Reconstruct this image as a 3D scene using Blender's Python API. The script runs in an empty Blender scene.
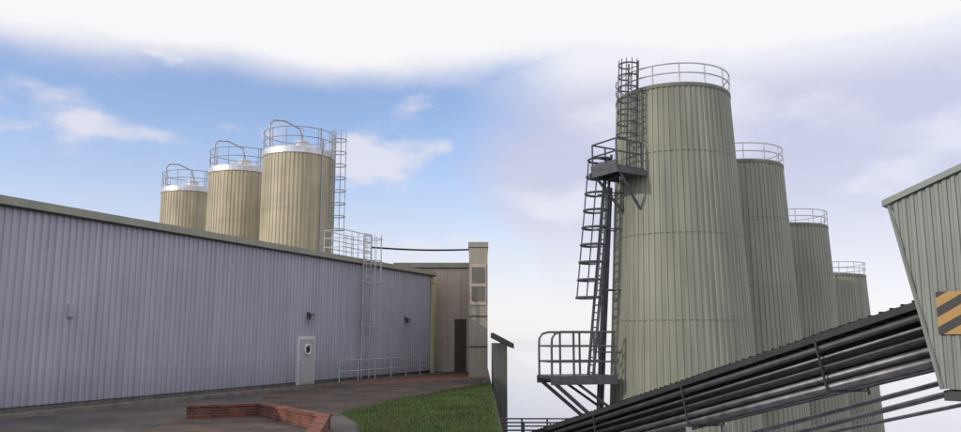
import bpy, bmesh, math, random
from mathutils import Vector
random.seed(7)
R=math.radians
scn=bpy.context.scene
scn.view_settings.view_transform='Standard'; scn.view_settings.look='None'; scn.view_settings.exposure=0

# ---------------- materials ----------------
def mat(name,col,rough=0.6,metal=0.0,var=0.15,scale=1.5,streak=0.0,bump=0.0,bscale=20,dirt=None,spec=0.5,low=None):
    m=bpy.data.materials.new(name); m.use_nodes=True
    nt=m.node_tree; N=nt.nodes; L=nt.links; b=N['Principled BSDF']
    b.inputs['Roughness'].default_value=rough; b.inputs['Metallic'].default_value=metal
    b.inputs['Specular IOR Level'].default_value=spec
    tc=N.new('ShaderNodeTexCoord')
    n=N.new('ShaderNodeTexNoise'); n.inputs['Scale'].default_value=scale; n.inputs['Detail'].default_value=4
    L.new(tc.outputs['Object'],n.inputs['Vector'])
    mr=N.new('ShaderNodeMapRange'); mr.inputs[1].default_value=0.3; mr.inputs[2].default_value=0.7
    mr.inputs[3].default_value=1-var; mr.inputs[4].default_value=1+var
    L.new(n.outputs['Fac'],mr.inputs[0])
    mul=N.new('ShaderNodeVectorMath'); mul.operation='SCALE'; mul.inputs[0].default_value=col
    L.new(mr.outputs[0],mul.inputs['Scale']); out=mul.outputs[0]
    if streak>0:
        mp=N.new('ShaderNodeMapping'); mp.inputs['Scale'].default_value=(3.5,3.5,0.18)
        L.new(tc.outputs['Object'],mp.inputs['Vector'])
        n2=N.new('ShaderNodeTexNoise'); n2.inputs['Scale'].default_value=1.3; n2.inputs['Detail'].default_value=4
        L.new(mp.outputs[0],n2.inputs['Vector'])
        m2=N.new('ShaderNodeMapRange'); m2.inputs[1].default_value=0.35; m2.inputs[2].default_value=0.7
        m2.inputs[3].default_value=1.0; m2.inputs[4].default_value=1-streak
        L.new(n2.outputs['Fac'],m2.inputs[0])
        s2=N.new('ShaderNodeVectorMath'); s2.operation='SCALE'
        L.new(out,s2.inputs[0]); L.new(m2.outputs[0],s2.inputs['Scale']); out=s2.outputs[0]
    if dirt:
        n3=N.new('ShaderNodeTexNoise'); n3.inputs['Scale'].default_value=dirt[1]; n3.inputs['Detail'].default_value=6
        L.new(tc.outputs['Object'],n3.inputs['Vector'])
        m3=N.new('ShaderNodeMapRange'); m3.inputs[1].default_value=0.45; m3.inputs[2].default_value=0.65
        L.new(n3.outputs['Fac'],m3.inputs[0])
        mx=N.new('ShaderNodeMix'); mx.data_type='RGBA'; mx.inputs[7].default_value=(*dirt[0],1)
        L.new(m3.outputs[0],mx.inputs[0]); L.new(out,mx.inputs[6]); out=mx.outputs[2]
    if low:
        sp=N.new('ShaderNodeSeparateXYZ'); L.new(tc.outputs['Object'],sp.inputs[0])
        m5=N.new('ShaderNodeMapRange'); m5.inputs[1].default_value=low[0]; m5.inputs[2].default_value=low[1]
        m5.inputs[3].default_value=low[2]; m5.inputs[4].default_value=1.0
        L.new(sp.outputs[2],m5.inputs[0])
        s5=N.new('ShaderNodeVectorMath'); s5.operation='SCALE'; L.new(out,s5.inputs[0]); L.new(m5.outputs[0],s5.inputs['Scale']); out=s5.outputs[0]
    L.new(out,b.inputs['Base Color'])
    if bump>0:
        n4=N.new('ShaderNodeTexNoise'); n4.inputs['Scale'].default_value=bscale; n4.inputs['Detail'].default_value=4
        L.new(tc.outputs['Object'],n4.inputs['Vector'])
        bp=N.new('ShaderNodeBump'); bp.inputs['Strength'].default_value=bump; bp.inputs['Distance'].default_value=0.03
        L.new(n4.outputs['Fac'],bp.inputs['Height']); L.new(bp.outputs[0],b.inputs['Normal'])
    return m

def brickmat(name,flat=False):
    m=bpy.data.materials.new(name); m.use_nodes=True
    nt=m.node_tree; N=nt.nodes; L=nt.links; b=N['Principled BSDF']; b.inputs['Roughness'].default_value=0.85
    tc=N.new('ShaderNodeTexCoord'); sp=N.new('ShaderNodeSeparateXYZ'); L.new(tc.outputs['Object'],sp.inputs[0])
    ad=N.new('ShaderNodeMath'); ad.operation='ADD'; L.new(sp.outputs[0],ad.inputs[0]); L.new(sp.outputs[1],ad.inputs[1])
    cb=N.new('ShaderNodeCombineXYZ')
    if flat: L.new(sp.outputs[0],cb.inputs[0]); L.new(sp.outputs[1],cb.inputs[1])
    else: L.new(ad.outputs[0],cb.inputs[0]); L.new(sp.outputs[2],cb.inputs[1])
    br=N.new('ShaderNodeTexBrick'); L.new(cb.outputs[0],br.inputs['Vector'])
    br.inputs['Color1'].default_value=(0.24,0.07,0.042,1); br.inputs['Color2'].default_value=(0.13,0.042,0.03,1)
    br.inputs['Mortar'].default_value=(0.17,0.14,0.12,1); br.inputs['Scale'].default_value=1
    br.inputs['Brick Width'].default_value=0.225; br.inputs['Row Height'].default_value=0.075; br.inputs['Mortar Size'].default_value=0.007
    n=N.new('ShaderNodeTexNoise'); n.inputs['Scale'].default_value=2.5; n.inputs['Detail'].default_value=6
    L.new(tc.outputs['Object'],n.inputs['Vector'])
    mr=N.new('ShaderNodeMapRange'); mr.inputs[1].default_value=.3; mr.inputs[2].default_value=.7; mr.inputs[3].default_value=.5; mr.inputs[4].default_value=1.2
    L.new(n.outputs['Fac'],mr.inputs[0])
    s=N.new('ShaderNodeVectorMath'); s.operation='SCALE'; L.new(br.outputs['Color'],s.inputs[0]); L.new(mr.outputs[0],s.inputs['Scale'])
    L.new(s.outputs[0],b.inputs['Base Color'])
    return m

def stripemat(name):
    m=bpy.data.materials.new(name); m.use_nodes=True
    nt=m.node_tree; N=nt.nodes; L=nt.links; b=N['Principled BSDF']; b.inputs['Roughness'].default_value=0.5
    tc=N.new('ShaderNodeTexCoord'); mp=N.new('ShaderNodeMapping'); mp.inputs['Rotation'].default_value=(0,R(40),0)
    L.new(tc.outputs['Object'],mp.inputs[0])
    w=N.new('ShaderNodeTexWave'); w.bands_direction='Z'; w.inputs['Scale'].default_value=1.5
    L.new(mp.outputs[0],w.inputs[0])
    cr=N.new('ShaderNodeValToRGB'); cr.color_ramp.interpolation='CONSTANT'
    cr.color_ramp.elements[0].color=(0.02,0.02,0.02,1); cr.color_ramp.elements[1].position=0.5; cr.color_ramp.elements[1].color=(0.36,0.21,0.06,1)
    L.new(w.outputs['Fac'],cr.inputs[0]); L.new(cr.outputs[0],b.inputs['Base Color'])
    return m

M={}
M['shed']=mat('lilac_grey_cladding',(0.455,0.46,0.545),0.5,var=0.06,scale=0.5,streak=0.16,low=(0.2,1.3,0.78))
M['trim']=mat('sage_trim',(0.30,0.31,0.25),0.5,var=0.1,streak=0.1)
M['dark']=mat('dark_metal',(0.035,0.037,0.04),0.5,var=0.2)
M['roof']=mat('grey_roof',(0.2,0.2,0.19),0.7)
M['silo_tan']=mat('tan_cladding',(0.49,0.44,0.305),0.5,var=0.12,scale=0.7,streak=0.28)
M['silo_green']=mat('sage_grey_cladding',(0.235,0.245,0.198),0.55,var=0.09,scale=0.4,streak=0.26)
M['seam']=mat('seam_grey_green',(0.13,0.137,0.115),0.6)
M['seam_tan']=mat('seam_tan',(0.34,0.31,0.21),0.6)
M['steel']=mat('stainless_steel',(0.62,0.62,0.64),0.4,metal=0.7,var=0.15,scale=3)
M['white']=mat('off_white_metal',(0.66,0.66,0.68),0.5,var=0.12)
M['galv']=mat('galvanised_steel',(0.36,0.37,0.39),0.5,metal=0.4,var=0.2,scale=4)
M['galvl']=mat('bright_galvanised_steel',(0.46,0.47,0.5),0.5,metal=0.2,var=0.2,scale=4)
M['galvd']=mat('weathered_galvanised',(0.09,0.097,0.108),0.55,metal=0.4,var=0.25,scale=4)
M['black']=mat('black_rubber',(0.012,0.012,0.014),0.6,var=0.2,spec=.3)
M['asphalt']=mat('asphalt',(0.060,0.056,0.058),0.7,var=0.4,scale=0.5,bump=0.6,bscale=40,dirt=((0.12,0.095,0.085),0.3))
M['kerb']=mat('concrete_kerb',(0.17,0.15,0.14),0.85,var=0.3,scale=2,bump=0.3)
M['conc']=mat('retaining_concrete',(0.17,0.16,0.155),0.85,var=0.2,scale=1,streak=0.3)
M['yard']=mat('wet_pale_concrete',(0.62,0.61,0.63),0.12,var=0.05,scale=0.05,spec=1.0)
M['soil']=mat('brown_path',(0.085,0.06,0.05),0.9,var=0.4,scale=1.4,bump=0.5,bscale=30,dirt=((0.045,0.036,0.035),0.6))
M['turf']=mat('turf',(0.035,0.062,0.016),0.95,var=0.35,scale=2,bump=0.6,bscale=30)
M['blade']=mat('grass_blades',(0.065,0.11,0.025),0.8,var=0.45,scale=0.9,dirt=((0.08,0.09,0.03),0.7))
M['cream']=mat('cream_panel',(0.50,0.42,0.36),0.6,var=0.08,streak=0.1)
M['pinkcream']=mat('buff_panel',(0.36,0.33,0.27),0.6,var=0.08,streak=0.15)
M['yellow']=mat('pale_yellow_pipe',(0.55,0.48,0.29),0.5,var=0.1)
M['doorgrey']=mat('door_paint',(0.42,0.45,0.45),0.45,var=0.08)
M['glass']=mat('dark_glass',(0.04,0.045,0.05),0.15,var=0.1)
M['brown']=mat('brown_door',(0.07,0.045,0.035),0.6)
M['hut']=mat('grey_render',(0.13,0.13,0.125),0.8,streak=.3)
M['pipe']=mat('pipe_stainless',(0.15,0.15,0.165),0.45,metal=0.7,var=0.35,scale=3)
M['piped']=mat('lagged_dark_pipe',(0.05,0.05,0.055),0.5,metal=0.2,var=0.3,scale=3)
M['pipel']=mat('bright_pipe',(0.30,0.30,0.33),0.42,metal=0.8,var=0.25,scale=3)
M['hopper']=mat('grey_green_housing',(0.205,0.23,0.212),0.5,var=0.08,scale=1,streak=0.2)
M['brick']=brickmat('red_brick'); M['brickflat']=brickmat('red_brick_paving',flat=True)
M['stripe']=stripemat('hazard_stripes')

# ---------------- builders ----------------
def empty(name):
    e=bpy.data.objects.new(name,None); scn.collection.objects.link(e); return e
class MB:
    def __init__(s): s.v=[]; s.f=[]; s.mi=[]
    def add(s,vs,fs,mi=0):
        o=len(s.v); s.v+= [tuple(v) for v in vs]; s.f+=[[i+o for i in f] for f in fs]; s.mi+=[mi]*len(fs)
    def box(s,c,sz,ax=None,mi=0):
        c=Vector(c)
        X,Y,Z=(Vector((1,0,0)),Vector((0,1,0)),Vector((0,0,1))) if ax is None else ax
        vs=[]
        for k in (-.5,.5):
            for j,i in ((-.5,-.5),(-.5,.5),(.5,.5),(.5,-.5)):
                vs.append(c+X*i*sz[0]+Y*j*sz[1]+Z*k*sz[2])
        s.add(vs,[(0,3,2,1),(4,5,6,7),(0,1,5,4),(1,2,6,5),(2,3,7,6),(3,0,4,7)],mi)
    def tube(s,pts,r,n=6,closed=False,mi=0):
        pts=[Vector(p) for p in pts]; m=len(pts); rings=[]
        for i,p in enumerate(pts):
            if closed: t=pts[(i+1)%m]-pts[i-1]
            else: t=pts[min(i+1,m-1)]-pts[max(i-1,0)]
            t.normalize(); up=Vector((0,0,1)) if abs(t.z)<0.9 else Vector((0,1,0))
            a=t.cross(up).normalized(); b=t.cross(a)
            rings.append([p+a*math.cos(2*math.pi*k/n)*r+b*math.sin(2*math.pi*k/n)*r for k in range(n)])
        vs=[v for rg in rings for v in rg]; fs=[]
        for i in range(m if closed else m-1):
            j=(i+1)%m
            for k in range(n):
                fs.append((i*n+k,i*n+(k+1)%n,j*n+(k+1)%n,j*n+k))
        if not closed: fs+= [tuple(range(n)),tuple(range((m-1)*n,m*n))[::-1]]
        s.add(vs,fs,mi)
    def obj(s,name,mats,parent=None,smooth=False):
        me=bpy.data.meshes.new(name); me.from_pydata(s.v,[],s.f)
        if not isinstance(mats,(list,tuple)): mats=[mats]
        for m in mats: me.materials.append(m)
        for p,i in zip(me.polygons,s.mi): p.material_index=i; p.use_smooth=smooth
        bm=bmesh.new(); bm.from_mesh(me); bmesh.ops.recalc_face_normals(bm,faces=bm.faces); bm.to_mesh(me); bm.free()
        o=bpy.data.objects.new(name,me); scn.collection.objects.link(o)
        if parent: o.parent=parent
        return o

def ribbed(mb,p0,u,L,z0,z1,n,pitch=0.23,dep=0.05,zt=None,mi=0):
    prof=[]; s=0
    while s<L:
        for ds,h in ((0,0),(pitch*.46,0),(pitch*.54,1),(pitch*.90,1)):
            if s+ds<=L: prof.append((s+ds,h*dep))
        s+=pitch
    prof.append((L,0))
    vs=[];fs=[]
    for (s,h) in prof:
        b=Vector((p0[0],p0[1],0))+u*s+n*h
        vs.append((b.x,b.y,z0)); vs.append((b.x,b.y,zt(s) if zt else z1))
    for i in range(len(prof)-1): fs.append((2*i,2*i+2,2*i+3,2*i+1))
    mb.add(vs,fs,mi)

def ladder(mb,p0,p1,w,out,width=0.45,cage=None,r=0.025,rung=0.3,cr=0.36,hoopstep=0.9,straps=5,rr=0.012):
    p0=Vector(p0);p1=Vector(p1);w=Vector(w).normalized();out=Vector(out).normalized()
    for sg in (-1,1): mb.tube([p0+w*sg*width/2,p1+w*sg*width/2],r)
    L=(p1-p0).length;d=(p1-p0)/L; t=0.2
    while t<L: mb.tube([p0+d*t-w*width/2,p0+d*t+w*width/2],rr,5); t+=rung
    if cage:
        a,b=cage;t=a
        def arc(tt,n=10):
            pts=[p0+d*tt-w*width/2]
            for i in range(n+1):
                th=math.pi*i/n
                pts.append(p0+d*tt-w*math.cos(th)*cr+out*(0.25+math.sin(th)*cr*1.2))
            pts.append(p0+d*tt+w*width/2); return pts
        while t<=b+0.01: mb.tube(arc(t),r*0.9,5); t+=hoopstep
        for i in range(straps):
            th=math.pi*i/(straps-1)
            o=-w*math.cos(th)*cr+out*(0.25+math.sin(th)*cr*1.2)
            mb.tube([p0+d*a+o,p0+d*b+o],rr,5)

def ring(cx,cy,z,r,n=48):
    return [(cx+r*math.cos(2*math.pi*i/n),cy+r*math.sin(2*math.pi*i/n),z) for i in range(n)]

def silo(name,cx,cy,z0,z1,r0,r1,ribs,shellm,seamm,kind):
    e=empty(name); mb=MB(); N=ribs*4; dep=0.035
    vs=[];fs=[]
    zs=[z0+(z1-z0)*i/6 for i in range(7)]
    for z in zs:
        t=(z-z0)/(z1-z0); rr=r0+(r1-r0)*t
        for i in range(ribs):
            for fr,h in ((0,0),(.44,0),(.54,1),(.9,1)):
                a=2*math.pi*(i+fr)/ribs; q=rr+h*dep
                vs.append((cx+q*math.cos(a),cy+q*math.sin(a),z))
    for j in range(len(zs)-1):
        for i in range(N): fs.append((j*N+i,j*N+(i+1)%N,(j+1)*N+(i+1)%N,(j+1)*N+i))
    mb.add(vs,fs); mb.obj('cladding_shell',shellm,e)
    mb=MB()
    rad=lambda z:r0+(r1-r0)*(z-z0)/(z1-z0)
    if kind=='tall':
        for z in [z1-2.7,z1-6.0,z1-9.4,z1-12.8]: mb.tube(ring(cx,cy,z,rad(z)+0.028,96),0.011,4,True)
    else:
        for z in [z1-3.2,z1-6.4,z1-9.6]: mb.tube(ring(cx,cy,z,rad(z)+0.026,96),0.010,4,True)
    mb.obj('seam_bands',seamm,e)
    mb=MB()
    ov=0.06 if kind=='tall' else .07; hh=0.14 if kind=='tall' else 0.36
    prof=[(r1+0.02,z1-0.03),(r1+ov,z1-0.03),(r1+ov,z1+hh-0.05),(r1+ov-0.05,z1+hh),(r1*0.5,z1+hh+0.18),(0.35,z1+hh+0.28),(0.0001,z1+hh+0.29)]
    n=64;vs=[];fs=[]
    for q,z in prof:
        for i in range(n): vs.append((cx+q*math.cos(2*math.pi*i/n),cy+q*math.sin(2*math.pi*i/n),z))
    for j in range(len(prof)-1):
        for i in range(n): fs.append((j*n+i,j*n+(i+1)%n,(j+1)*n+(i+1)%n,(j+1)*n+i))
    mb.add(vs,fs); mb.obj('cap',M['seam'] if kind=='tall' else M['steel'],e)
    if kind!='tall':
        mb=MB()
        mb.tube([(cx+.3,cy-.6,z1+hh+.1),(cx+.3,cy-.6,z1+hh+.48)],0.36,16)
        mb.tube([(cx+.3,cy-.6,z1+hh+.46),(cx+.3,cy-.6,z1+hh+.54)],0.41,16)
        mb.obj('roof_hatch',M['white'],e)
    mb=MB(); rr=r1+0.02; zb=z1+hh
    rh=0.78 if kind=='tall' else 1.1; rt=0.03 if kind=='tall' else .026
    for h in (rh,rh*.5): mb.tube(ring(cx,cy,zb+h,rr,56),rt,6,True)
    for i in range(14):
        a=2*math.pi*i/14+0.1
        mb.tube([(cx+rr*math.cos(a),cy+rr*math.sin(a),zb-0.15),(cx+rr*math.cos(a),cy+rr*math.sin(a),zb+rh)],rt)
    mb.obj('guard_rail',M['galvl'] if kind=='tall' else M['galv'],e)
    return e

# ---------------- ground ----------------
XE=0.5
ys=[-300,0,28,54,120,600,3500]; zl=[-7,-7,-7,-13,-13,-13,-13]
mb=MB()
for i in range(len(ys)-1):
    y0,y1=ys[i],ys[i+1];a,b=zl[i],zl[i+1]
    mb.add([(-3500,y0,0),(XE,y0,0),(XE,y1,0),(-3500,y1,0)],[(0,1,2,3)],0)
    mb.add([(XE,y0,0),(XE,y0,a),(XE,y1,b),(XE,y1,0)],[(0,1,2,3)],1)
    mb.add([(XE,y0,a),(3500,y0,a),(3500,y1,b),(XE,y1,b)],[(0,1,2,3)],2)
mb.obj('ground',[M['asphalt'],M['conc'],M['yard']])

u=Vector((0.3964,0.9181,0)); n=Vector((0.9181,-0.3964,0)); A=Vector((-13.25,21.03,0)); ZU=Vector((0,0,1))
XX=Vector((1,0,0));YY=Vector((0,1,0))
def W(s,o=0,z=0): v=A+u*s+n*o; return Vector((v.x,v.y,z))
mb=MB(); mb.add([W(-9,0.0,.004),W(26.1,0.0,.004),W(26.1,1.3,.004),W(-9,1.3,.004)],[(0,1,2,3)]); mb.obj('concrete_pavement',M['kerb'])
mb=MB(); mb.box(W(8.5,1.42,0.055),(35,0.14,0.11),(u,n,ZU)); mb.obj('kerb',M['kerb'])
mb=MB()
mb.add([(-6.2,45,.006),(-9.0,33,.006),(-6.6,22,.006),(-3.9,20.6,.006),(-2.75,25,.006),(0.0,33,.006),(0.45,45,.006)],[(0,1,2,3,4,5,6)])
mb.obj('footpath',M['soil'])
mb=MB(); mb.add([W(14.5,1.5,.010),W(26.1,1.5,.010),(0.45,44.5,.010),(0.45,39,.010),W(14.5,2.3,.010)],[(0,1,2,3,4)]); mb.obj('brick_paving',M['brickflat'])
poly=[(0.44,34),(-2.75,25),(-3.8,21),(-2.9,18.5),(-2.3,15),(-2.2,8),(0.44,8)]
mb=MB(); mb.add([(x,y,.05) for x,y in poly],[tuple(range(7))]); mb.add([(x,y,0.0) for x,y in poly]+[(x,y,.05) for x,y in poly],[(i,(i+1)%7,7+(i+1)%7,7+i) for i in range(7)])
def inside(x,y):
    c=False
    for i in range(7):
        x1,y1=poly[i];x2,y2=poly[i-1]
        if (y1>y)!=(y2>y) and x<(x2-x1)*(y-y1)/(y2-y1)+x1: c=not c
    return c
cnt=0
while cnt<28000:
    x=random.uniform(-3.85,.46);y=random.uniform(12,34)
    if not inside(x+random.uniform(-.1,.1),y+random.uniform(-.15,.15)): continue
    cnt+=1; h=random.uniform(.04,.13);a=random.uniform(0,6.28);w=.013
    dx,dy=math.cos(a)*w,math.sin(a)*w; lx,ly=random.uniform(-.04,.04),random.uniform(-.04,.04)
    mb.add([(x-dx,y-dy,.03),(x+dx,y+dy,.03),(x+lx,y+ly,.05+h)],[(0,1,2)],1)
mb.obj('grass',[M['turf'],M['blade']])
e=empty('low_brick_wall'); mb=MB(); cp=MB()
pts=[Vector((-7.6,20,0)),Vector((-5.95,20.6,0)),Vector((-3.6,17.6,0)),Vector((-3.1,14,0))]
for i in range(3):
    a,b=pts[i],pts[i+1];d=(b-a);L=d.length;d.normalize();nn=Vector((-d.y,d.x,0))
    c=(a+b)/2
    mb.box((c.x,c.y,.14+.001*i),(L+.2,.22,.28+.002*i),(d,nn,ZU)); cp.box((c.x,c.y,.310+.003*i),(L+.26,.28,.05),(d,nn,ZU))
mb.obj('brickwork',M['brick'],e); cp.obj('coping',M['brick'],e)
mb=MB(); mb.add([(-7.6,19.9,.008),(-5.95,20.45,.008),(-3.75,17.5,.008),(-3.3,14,.008),(-3.3,8,.008),(-7.6,8,.008)],[(0,1,2,3,4,5)]); mb.obj('soil_bed',M['soil'])
# ---------------- shed ----------------
sh=empty('corrugated_metal_shed')
S0,S1=-9,26.1; D=14
mb=MB(); ribbed(mb,W(S0),u,S1-S0,0.16,5.72,n)
ribbed(mb,W(S1),-n,D,0.16,5.72,u); ribbed(mb,W(S0),-n,D,0.16,5.72,-u); ribbed(mb,W(S0,-D),u,S1-S0,0.16,5.72,-n)
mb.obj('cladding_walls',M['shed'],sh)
mb=MB(); mb.box(W((S0+S1)/2,-D/2,.08),(S1-S0-.06,D-.06,.16),(u,n,ZU)); mb.obj('plinth',M['conc'],sh)
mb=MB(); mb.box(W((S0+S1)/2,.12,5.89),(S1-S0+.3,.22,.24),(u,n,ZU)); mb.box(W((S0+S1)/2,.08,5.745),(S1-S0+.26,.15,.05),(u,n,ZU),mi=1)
mb.obj('eaves_fascia',[M['trim'],M['dark']],sh)
mb=MB(); a=W(S0-.15,.08,6.0);b=W(S1+.15,.08,6.0);c=W(S1+.15,-D/2,6.35);d=W(S0-.15,-D/2,6.35);c2=W(S1+.15,-D-.1,6.0);d2=W(S0-.15,-D-.1,6.0)
mb.add([a,b,c,d,c2,d2],[(0,1,2,3),(3,2,4,5)])
q=[W(S1+.05,0,5.7),W(S1+.05,-D,5.7),W(S1+.05,-D,6.0),W(S1+.05,-D/2,6.34),W(S1+.05,0,6.0)]; mb.add(q,[(0,1,2,3,4)])
q=[W(S0-.05,0,5.7),W(S0-.05,-D,5.7),W(S0-.05,-D,6.0),W(S0-.05,-D/2,6.34),W(S0-.05,0,6.0)]; mb.add(q,[(0,1,2,3,4)])
mb.obj('roof',M['roof'],sh)
mb=MB(); mb.box(W(13.65,.08,1.08),(1.22,.10,2.12),(u,n,ZU)); mb.obj('door_frame',M['white'],sh)
mb=MB(); mb.box(W(13.65,.145,1.04),(1.02,.05,1.94),(u,n,ZU)); mb.box(W(13.65,.18,.32),(.86,.012,.4),(u,n,ZU)); mb.obj('door_leaf',M['doorgrey'],sh)
mb=MB(); mb.tube([W(13.65,.16,1.55),W(13.65,.18,1.55)],.17,20); mb.obj('door_porthole',M['glass'],sh)
mb=MB(); c=W(13.65,.19,1.55); mb.tube([c+u*.21*math.cos(t*math.pi/10)+ZU*.21*math.sin(t*math.pi/10) for t in range(20)],.05,6,True); mb.box(W(13.25,.2,1.0),(.05,.07,.16),(u,n,ZU)); mb.obj('door_fittings',M['white'],sh)
mb=MB(); mb.box(W(1.9,.08,2.9),(.22,.09,.4),(u,n,ZU)); 
for k in range(5): mb.box(W(1.9,.13,2.75+k*.075),(.18,.02,.02),(u,n,ZU))
mb.obj('wall_vent',M['shed'],sh)
for s,z in ((13.75,3.0),(22.7,3.0)):
    el=empty('flood_light'); mb=MB(); mb.box(W(s,.09,z+.1),(.14,.1,.22),(u,n,ZU)); mb.tube([W(s,.12,z+.1),W(s,.24,z+.05)],.03)
    nn=(n-ZU*.35).normalized(); vv=u.cross(nn)
    mb.box(W(s,.28,z),(.30,.12,.24),(u,nn,vv)); mb.box(W(s,.28,z)+nn*.065,(.26,.02,.2),(u,nn,vv),mi=1); mb.obj('lamp_body',[M['galvd'],M['doorgrey']],el)
e=empty('drainpipe'); mb=MB(); mb.box(W(25.95,.15,2.85),(.32,.16,5.66),(u,n,ZU)); mb.box(W(25.95,.17,5.45),(.42,.24,.3),(u,n,ZU)); mb.obj('pipe',M['yellow'],e)
e=empty('caged_roof_ladder'); mb=MB()
ladder(mb,W(18.2,.32,.1),W(18.2,.32,7.3),u,n,width=.7,cage=None,r=.034,rr=.02)
for sg in (-.35,.35):
    for z in (1.2,3,5): mb.tube([W(18.2+sg,.02,z),W(18.2+sg,.32,z)],.02)
for s in (16.6,17.3,17.9,18.55,19.2):
    mb.tube([W(s,-.05,6),W(s,-.05,7.35)],.024); mb.tube([W(s,-1.2,6),W(s,-1.2,7.35)],.024)
for z in (6.5,6.95,7.35):
    for o in (-.05,-1.2): mb.tube([W(16.6,o,z),W(19.2,o,z)],.022)
    mb.tube([W(16.6,-.05,z),W(16.6,-1.2,z)],.022); mb.tube([W(19.2,-.05,z),W(19.2,-1.2,z)],.022)
ladder(mb,W(18.2,.32,2.6),W(18.2,.32,7.3),u,n,width=.7,cage=(0,4.6),cr=.45,r=.025,hoopstep=1.1,rr=.016)
mb.obj('ladder_frame',M['galvl'],e)
e=empty('handrail'); mb=MB()
for z in (.55,1.05): mb.tube([W(14.8,1.1,z),W(25.6,1.1,z)],.026)
for k in range(8): s=14.8+k*10.8/7; mb.tube([W(s,1.1,0),W(s,1.1,1.05)],.026)
mb.obj('rails',M['galvl'],e)
e=empty('overhead_pipe'); mb=MB(); a=W(18.9,.1,6.7); b=Vector((-.55,40.2,6.8))
mb.tube([a.lerp(b,t/12)-ZU*.08*math.sin(math.pi*t/12) for t in range(13)],.05); mb.obj('pipe_run',M['black'],e)

# ---------------- neighbouring buildings ----------------
e=empty('cream_panel_building')
mb=MB(); mb.box((-3.0,50,3.2),(4.6,7,6.4)); mb.obj('walls',M['cream'],e)
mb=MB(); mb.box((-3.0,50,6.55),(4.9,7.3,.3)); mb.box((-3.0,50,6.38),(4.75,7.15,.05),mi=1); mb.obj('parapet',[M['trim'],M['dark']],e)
mb=MB()
for k in range(5): mb.box((-4.6+k*.85,46.49,3.2),(.03,.03,6.3))
mb.obj('panel_joints',M['pinkcream'],e)
mb=MB(); mb.box((-1.25,46.47,1.6),(.7,.08,3.2)); mb.obj('door',M['brown'],e)
e=empty('buff_annex_building')
mb=MB(); mb.box((-.12,44,3.45),(1.0,8,6.9)); mb.obj('walls',M['pinkcream'],e)
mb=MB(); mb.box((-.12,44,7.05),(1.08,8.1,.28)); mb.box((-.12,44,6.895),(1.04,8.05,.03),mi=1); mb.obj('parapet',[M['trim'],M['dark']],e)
mb=MB(); mb.box((-.12,39.98,4.9),(.86,.06,2.2)); mb.obj('window_frame',M['cream'],e)
mb=MB(); mb.box((-.12,39.95,5.4),(.7,.05,.85)); mb.box((-.12,39.95,4.4),(.7,.05,.8)); mb.obj('window_blinds',mat('blinds',(.15,.145,.12),.3),e)
mb=MB()
for z in (3.2,1.6): mb.box((-.12,39.99,z),(1.0,.04,.05))
mb.obj('panel_joints',M['dark'],e)
e=empty('plant_hut')
mb=MB(); mb.box((.87,36.1,-3.0),(.6,6,9.6)); mb.obj('walls',M['hut'],e)
mb=MB(); a=[(.53,32.6,2.30),(1.45,32.6,1.82),(1.45,32.6,1.60),(.53,32.6,2.06)]; b=[(x,39.3,z) for x,_,z in a]
mb.add(a+b,[(0,1,2,3),(4,5,6,7),(0,1,5,4),(1,2,6,5),(2,3,7,6),(3,0,4,7)]); mb.obj('roof',M['dark'],e)

# ---------------- left silos ----------------
specs=[(-10.7,42.9),(-15.5,47.5),(-21.3,54)]
for i,(cx,cy) in enumerate(specs):
    e=silo('milk_silo',cx,cy,0,12.45,2.03,2.03,56,M['silo_tan'],M['seam_tan'],'short')
    mb=MB()
    x=cx-1.4
    mb.tube([(x,cy-1.3,12.7),(x,cy-1.3,14.2),(x+.15,cy-1.2,14.5),(x+.7,cy-.9,14.55),(x+1.5,cy-.4,14.2),(x+1.7,cy-.3,13.3)],.05,8)
    mb.tube([(cx+1.55,cy-1.35,12.2),(cx+1.55,cy-1.35,14.0)],.04)
    if i==0:
        q=R(-38)
        mb.tube([(cx+2.12*math.cos(q),cy+2.12*math.sin(q),1),(cx+2.12*math.cos(q),cy+2.12*math.sin(q),13.3)] ,.05)
    mb.obj('pipework',M['galv'],e)
    if i==0:
        mb=MB(); d=Vector((.97,-.25,0)).normalized(); w=Vector((-d.y,d.x,0)); c=Vector((cx,cy,0))
        ladder(mb,c+d*2.2+ZU*6,c+d*2.2+ZU*14.0,w,d,width=.5,cage=(2.2,8.0),r=.035,cr=.45,hoopstep=.75,rr=.018)
        mb.obj('caged_ladder',M['galv'],e)

# ---------------- right silos ----------------
RT,RB=2.36,3.22
tall=[(8.32,31.25,12.15),(13.0,37.5,10.5),(18.15,44.1,8.4),(24.1,51.7,6.15)]
ts=[]
for cx,cy,zt in tall:
    ts.append(silo('tall_milk_silo',cx,cy,zt-19.0,zt,RB,RT,70,M['silo_green'],M['seam'],'tall'))
e=ts[0]; cx,cy,zt=tall[0]; c=Vector((cx,cy,0))
rad=lambda z:RB+(RT-RB)*(z-(zt-19))/19
mb=MB()
def on(d,z,o): return c+d*(rad(z)+o)+ZU*z
du=Vector((-.78,-.62,0)).normalized(); wu=Vector((-du.y,du.x,0))
ladder(mb,on(du,8.5,.35),on(du,13.4,.2),wu,du,width=.5,cage=(1.7,4.9),r=.04,cr=.4,hoopstep=.5,straps=7,rr=.02)
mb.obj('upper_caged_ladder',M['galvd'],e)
mb=MB(); d=Vector((-.84,-.54,0)).normalized(); w=Vector((-d.y,d.x,0)); p=on(d,8.75,.8)
mb.box(p,(1.5,1.5,.10),(w,d,ZU)); mb.box(p-ZU*.16,(1.44,.08,.2),(w,d,ZU)); mb.box(p+d*.71-ZU*.16,(1.44,.08,.2),(w,d,ZU)); 
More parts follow.
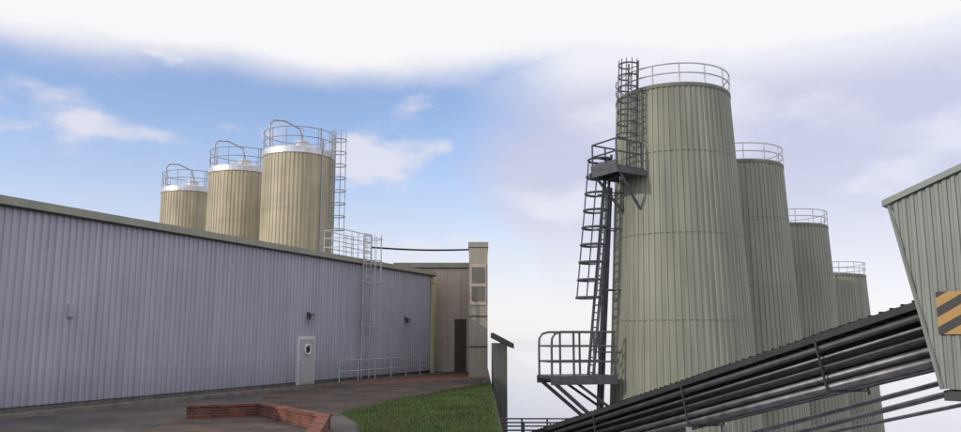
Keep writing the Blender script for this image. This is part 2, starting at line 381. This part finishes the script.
for sg in (-.7,.7):
    mb.tube([p+w*sg+d*.65-ZU*.1,on(d,7.2,.03)+w*sg*.7],.06); mb.box(p+w*sg*1.1-ZU*.16,(.08,1.6,.22),(w,d,ZU))
    for q in (-.65,0,.7): mb.tube([p+w*sg+d*q,p+w*sg+d*q+ZU*1.1],.035)
    for h in (.6,1.1): mb.tube([p+w*sg-d*.65+ZU*h,p+w*sg+d*.7+ZU*h],.035)
for h in (.6,1.1): mb.tube([p-w*.7+d*.7+ZU*h,p+w*.7+d*.7+ZU*h],.035)
mb.box(p+d*.75+ZU*.14,(1.5,.02,.2),(w,d,ZU))
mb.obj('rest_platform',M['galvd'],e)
mb=MB(); d2=Vector((-.97,-.24,0)).normalized(); w2=Vector((-d2.y,d2.x,0))
a0=on(d2,.5,1.15); a1=on(d2,9.6,.55)
ladder(mb,a0,a1,w2,d2,width=.55,cage=(3.2,9.0),r=.06,cr=.52,hoopstep=.72,straps=3,rr=.03)
for z in (1.5,4,6.5,8):
    for sg in (-.27,.27): mb.tube([on(d2,z,0)+w2*sg,on(d2,z,.9)+w2*sg],.03)
mb.tube([on(d2,-6,.7)-w2*.5,on(d2,8.4,.35)-w2*.5],.09); mb.tube([on(d2,-6,.5)-w2*.6,on(d2,8.4,.15)-w2*.6],.06)
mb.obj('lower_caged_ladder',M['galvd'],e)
mb=MB(); p=on(d2,.55,1.75)
mb.box(p,(1.6,2.7,.12),(w2,d2,ZU))
t=-1.2
while t<1.3: mb.box(p+d2*t-ZU*.1,(1.5,.05,.08),(w2,d2,ZU)); t+=.3
for sg in (-.84,.84):
    mb.box(p+w2*sg-ZU*.12,(.07,2.74,.3),(w2,d2,ZU))
for sg in (-.77,.77):
    for q in (-1.3,-.45,.4):
        mb.tube([p+w2*sg+d2*q,p+w2*sg+d2*q+ZU*1.75],.045)
    for h in (.6,1.2): mb.tube([p+w2*sg-d2*1.3+ZU*h,p+w2*sg+d2*1.3+ZU*h],.038)
    tp=[p+w2*sg-d2*1.3+ZU*1.75,p+w2*sg+d2*.9+ZU*1.75,p+w2*sg+d2*1.15+ZU*1.68,p+w2*sg+d2*1.28+ZU*1.5,p+w2*sg+d2*1.3+ZU*1.2,p+w2*sg+d2*1.3]
    mb.tube(tp,.045,8)
    mb.tube([p+w2*sg+d2*1.2-ZU*.2,on(d2,-2.0,.03)+w2*sg*.8],.08)
    mb.tube([p+w2*sg+d2*.3-ZU*.2,on(d2,-1.0,.03)+w2*sg*.8],.06)
for h in (.6,1.2): mb.tube([p-w2*.77+d2*1.3+ZU*h,p+w2*.77+d2*1.3+ZU*h],.038)
mb.obj('access_platform',M['galvd'],e)
e=empty('access_walkway'); mb=MB()
mb.box((3.0,28.2,-1.55),(5.0,1.2,.08))
for y in (27.57,28.83):
    mb.box((3.0,y,-1.68),(5.0,.07,.36))
    for k in range(6): mb.tube([(.6+k*.96,y,-1.5),(.6+k*.96,y,-.95)],.035)
    for z in (-.95,-1.22): mb.tube([(.55,y,z),(5.45,y,z)],.032)
for x in (1.0,4.8):
    for y in (27.7,28.7): mb.box((x,y,-4.45),(.14,.14,5.1))
mb.tube([(1.0,27.7,-4.8),(4.8,27.7,-2.1)],.05); mb.tube([(4.8,27.7,-4.8),(1.0,27.7,-2.1)],.05)
mb.obj('deck_and_rails',M['galvd'],e)

# ---------------- pipe bridge ----------------
e=empty('pipe_bridge')
P0=Vector((8.3,10.0,3.22)); P1=Vector((0.9,28.5,-1.9)); d=(P1-P0).normalized(); L=(P1-P0).length
sd=d.cross(ZU).normalized(); up=sd.cross(d).normalized()
if up.z<0: up=-up
def B(t,s,h): return P0+d*t+sd*s+up*h
mb=MB()
for s in (-.42,.42): mb.box((B(0,s,0)+B(L,s,0))/2,(L,.04,.12),(d,sd,up))
t=0
while t<L: mb.box(B(t,0,-.03),(.05,.84,.04),(d,sd,up)); t+=.3
mb.obj('cable_tray',M['dark'],e)
mb=MB()
for k in range(8):
    s=-.34+k*.097; mb.tube([B(i*.5,s+.012*math.sin(i*1.7+k),.05+.02*math.sin(i*.9+k*2)) for i in range(int(L/.5)+1)],.042,6)
t=0.1
while t<L: mb.box(B(t,0,.085),(.03,.8,.03),(d,sd,up)); t+=.22
mb.obj('cables',M['black'],e)
pl=[[],[],[]]
for row,h in enumerate((-.17,-.33,-.52,-.70,-.92)):
    for k in range(5):
        s=-.38+k*.18+(.06 if row%2 else 0); r=random.choice((.045,.055,.065,.035))
        pl[random.choice((0,0,0,1,1,2)) if row else 1].append((s,h+random.uniform(-.025,.025),r))
for lst,mm,nm in zip(pl,('pipe','piped','pipel'),('stainless_pipes','lagged_pipes','bright_pipes')):
    mb=MB()
    for s,h,r in lst: mb.tube([B(0,s,h),B(L,s,h)],r,12)
    mb.obj(nm,M[mm],e,smooth=True)
mb=MB(); t=4.6
while t<L:
    for h in (-.25,-.61,-.99): mb.box(B(t,0,h),(.04,.98,.035),(d,sd,up))
    for s in (-.5,.5): mb.box(B(t,s,-.56),(.035,.03,1.0),(d,sd,up))
    t+=4.2
mb.obj('pipe_hangers',M['piped'],e)
mb=MB()
for t in (8.8,16.0):
    for s in (.5,-.5):
        q=B(t,s,-1.0); mb.box((q.x,q.y,(q.z-7)/2),(.11,.11,q.z+7))
mb.obj('support_posts',M['galv'],e)
mb=MB()
for a,b,r in (((9.0,13.5,1.50),(4.3,19.5,-1.0),.05),((9.2,14.5,1.1),(5.3,20,-1.1),.06),((9.4,15.2,.72),(6.2,21,-1.15),.04)):
    a=Vector(a);b=Vector(b);a2=a+(a-b)*.35
    mb.tube([a2,b,b+Vector((-.15,.2,-.2)),(b[0]-.2,b[1]+.3,-7)],r,10)
    mb.tube([a2,a2+Vector((.1,-.1,-.15)),(a2[0]+.1,a2[1]-.1,-7)],r,10)
mb.obj('branch_pipes',M['pipe'],e,smooth=True)

# ---------------- housing on the right ----------------
e=empty('conveyor_housing')
f=Vector((1.55,-1.5,0)); fl=f.length; fu=f.normalized(); bk=Vector((fu.y*-1,fu.x,0)); 
if bk.y<0: bk=-bk
O=Vector((6.18,11.05,0))
def H(t,z,o=0): v=O+f*t+bk*o; return Vector((v.x,v.y,z))
TC=.22
pp=[(0,4.08),(TC,1.38),(1.6,1.3),(1.6,5.4)]
mb=MB(); mb.add([H(t,z,0) for t,z in pp]+[H(t,z,2.2) for t,z in pp],[(0,1,2,3),(4,5,6,7),(0,1,5,4),(1,2,6,5),(2,3,7,6),(3,0,4,7)])
mb.obj('housing_body',M['hopper'],e)
mb=MB(); s=.02
zt_=lambda t:4.08+(5.4-4.08)*t/1.6
zb_=lambda t: 4.08-(4.08-1.38)*t/TC if t<TC else 1.38-.08*(t-TC)/(1.6-TC)
while s<1.58:
    a,b=s,s+.022
    q=[H(a,zb_(a),-.02),H(b,zb_(b),-.02),H(b,zt_(b),-.02),H(a,zt_(a),-.02)]; r_=[H(a-.006,zb_(a-.006) if a>.01 else zb_(a),0),H(b+.006,zb_(b),0),H(b+.006,zt_(b),0),H(a-.006,zt_(a),0)]
    mb.add(q+r_,[(0,1,2,3),(0,4,7,3),(1,5,6,2),(0,1,5,4)]); s+=.05
mb.obj('cladding_ribs',M['hopper'],e)
mb=MB()
v=[H(-.05,4.05,-.07),H(1.65,5.44,-.07),H(1.65,5.53,-.07),H(-.05,4.14,-.07)]; v2=[H(-.05,4.05,2.27),H(1.65,5.44,2.27),H(1.65,5.53,2.27),H(-.05,4.14,2.27)]
mb.add(v+v2,[(0,1,2,3),(4,5,6,7),(0,1,5,4),(1,2,6,5),(2,3,7,6),(3,0,4,7)])
mb.tube([H(-.01,4.05,-.03),H(TC,1.37,-.03)],.03); mb.obj('edge_flashing',M['hopper'],e)
mb=MB(); mb.box((H(TC,1.28)+H(1.6,1.28))/2+bk*1.1,(fl*(1.6-TC),2.1,.14),(fu,bk,ZU)); mb.obj('base_frame',M['dark'],e)
mb=MB()
for t in (1.0,1.5):
    for o in (.3,1.9): q=H(t,0,o); mb.box((q.x,q.y,-2.9),(.16,.16,8.2))
mb.obj('legs',M['galv'],e)
mb=MB(); mb.box(H(.31,2.44,-.05),(.34,.02,.6),(fu,bk,ZU)); o=mb.obj('hazard_panel',M['stripe'],e)

# ---------------- sky ----------------
w=bpy.data.worlds.new('World'); scn.world=w; w.use_nodes=True
nt=w.node_tree; N=nt.nodes; L_=nt.links; bg=N['Background']; outn=N['World Output']
az=math.atan2(-.80,-.45); el=R(24)
sky=N.new('ShaderNodeTexSky'); sky.sky_type='NISHITA'; sky.sun_disc=False; sky.sun_elevation=el; sky.sun_rotation=az
sky.dust_density=0.6; sky.ozone_density=2.0
tint=N.new('ShaderNodeVectorMath'); tint.operation='MULTIPLY'; tint.inputs[1].default_value=(1.4,1.28,1.35)
L_.new(sky.outputs[0],tint.inputs[0]); L_.new(tint.outputs[0],bg.inputs['Color']); bg.inputs['Strength'].default_value=0.15
tc=N.new('ShaderNodeTexCoord'); sp=N.new('ShaderNodeSeparateXYZ'); L_.new(tc.outputs['Generated'],sp.inputs[0])
def math_(op,a,b=None,clamp=False):
    m=N.new('ShaderNodeMath'); m.operation=op; m.use_clamp=clamp
    for i,x in enumerate((a,b)):
        if x is None: continue
        if isinstance(x,(int,float)): m.inputs[i].default_value=x
        else: L_.new(x,m.inputs[i])
    return m.outputs[0]
def ss(x,a,b,c=0.0,d=1.0):
    m=N.new('ShaderNodeMapRange'); m.interpolation_type='SMOOTHSTEP'
    for i,q in enumerate((a,b,c,d)): m.inputs[i+1].default_value=q
    L_.new(x,m.inputs[0]); return m.outputs[0]
mp=N.new('ShaderNodeMapping'); mp.inputs['Scale'].default_value=(1,1,2.3); L_.new(tc.outputs['Generated'],mp.inputs[0])
def noise(sc,loc,det=6,rough=.5):
    m=N.new('ShaderNodeMapping'); m.inputs['Location'].default_value=loc; L_.new(mp.outputs[0],m.inputs[0])
    n_=N.new('ShaderNodeTexNoise'); n_.inputs['Scale'].default_value=sc; n_.inputs['Detail'].default_value=det; n_.inputs['Roughness'].default_value=rough
    L_.new(m.outputs[0],n_.inputs[0]); return n_.outputs['Fac']
n1=noise(3.0,(0,0,0)); n2=noise(6.0,(3.4,1,2)); 
z=sp.outputs[2]; x=sp.outputs[0]
nz=math_('MULTIPLY',math_('SUBTRACT',n1,.5),.12)
nx=math_('MULTIPLY',math_('SUBTRACT',n1,.5),.25)
deck=ss(math_('ADD',z,nz),.305,.365)
right=ss(math_('ADD',x,nx),-.06,.10,0,.88)
low=ss(math_('ADD',z,nz),.02,.30,.85,0)
puff=ss(n2,.50,.66,0,.8)
def mx(a,b): return math_('MAXIMUM',a,b)
fac=mx(mx(deck,right),mx(low,puff))
cb=N.new('ShaderNodeBackground'); 
rp=N.new('ShaderNodeMix'); rp.data_type='RGBA'; rp.inputs[6].default_value=(.62,.62,.78,1); rp.inputs[7].default_value=(.97,.955,.98,1)
bright=mx(ss(z,.28,.36),mx(ss(z,.0,.24,.85,0),ss(n2,.42,.70,0,.6)))
L_.new(bright,rp.inputs[0]); L_.new(rp.outputs[2],cb.inputs['Color']); cb.inputs['Strength'].default_value=.98
mix=N.new('ShaderNodeMixShader'); L_.new(fac,mix.inputs[0]); L_.new(bg.outputs[0],mix.inputs[1]); L_.new(cb.outputs[0],mix.inputs[2]); L_.new(mix.outputs[0],outn.inputs['Surface'])

sl=bpy.data.lights.new('sun','SUN'); sl.energy=2.0; sl.angle=R(.5); sl.color=(1,.9,.76)
so=bpy.data.objects.new('sun',sl); scn.collection.objects.link(so)
dv=Vector((math.sin(az)*math.cos(el),math.cos(az)*math.cos(el),math.sin(el)))
so.rotation_euler=dv.to_track_quat('Z','Y').to_euler()

PT=8
cam=bpy.data.cameras.new('camera'); co=bpy.data.objects.new('camera',cam); scn.collection.objects.link(co)
co.location=(0,0,2.1); co.rotation_euler=(R(90+PT),0,0); cam.sensor_width=36; cam.lens=36*745/961; cam.shift_y=(121-745*math.tan(R(PT)))/961
cam.clip_end=9000; scn.camera=co
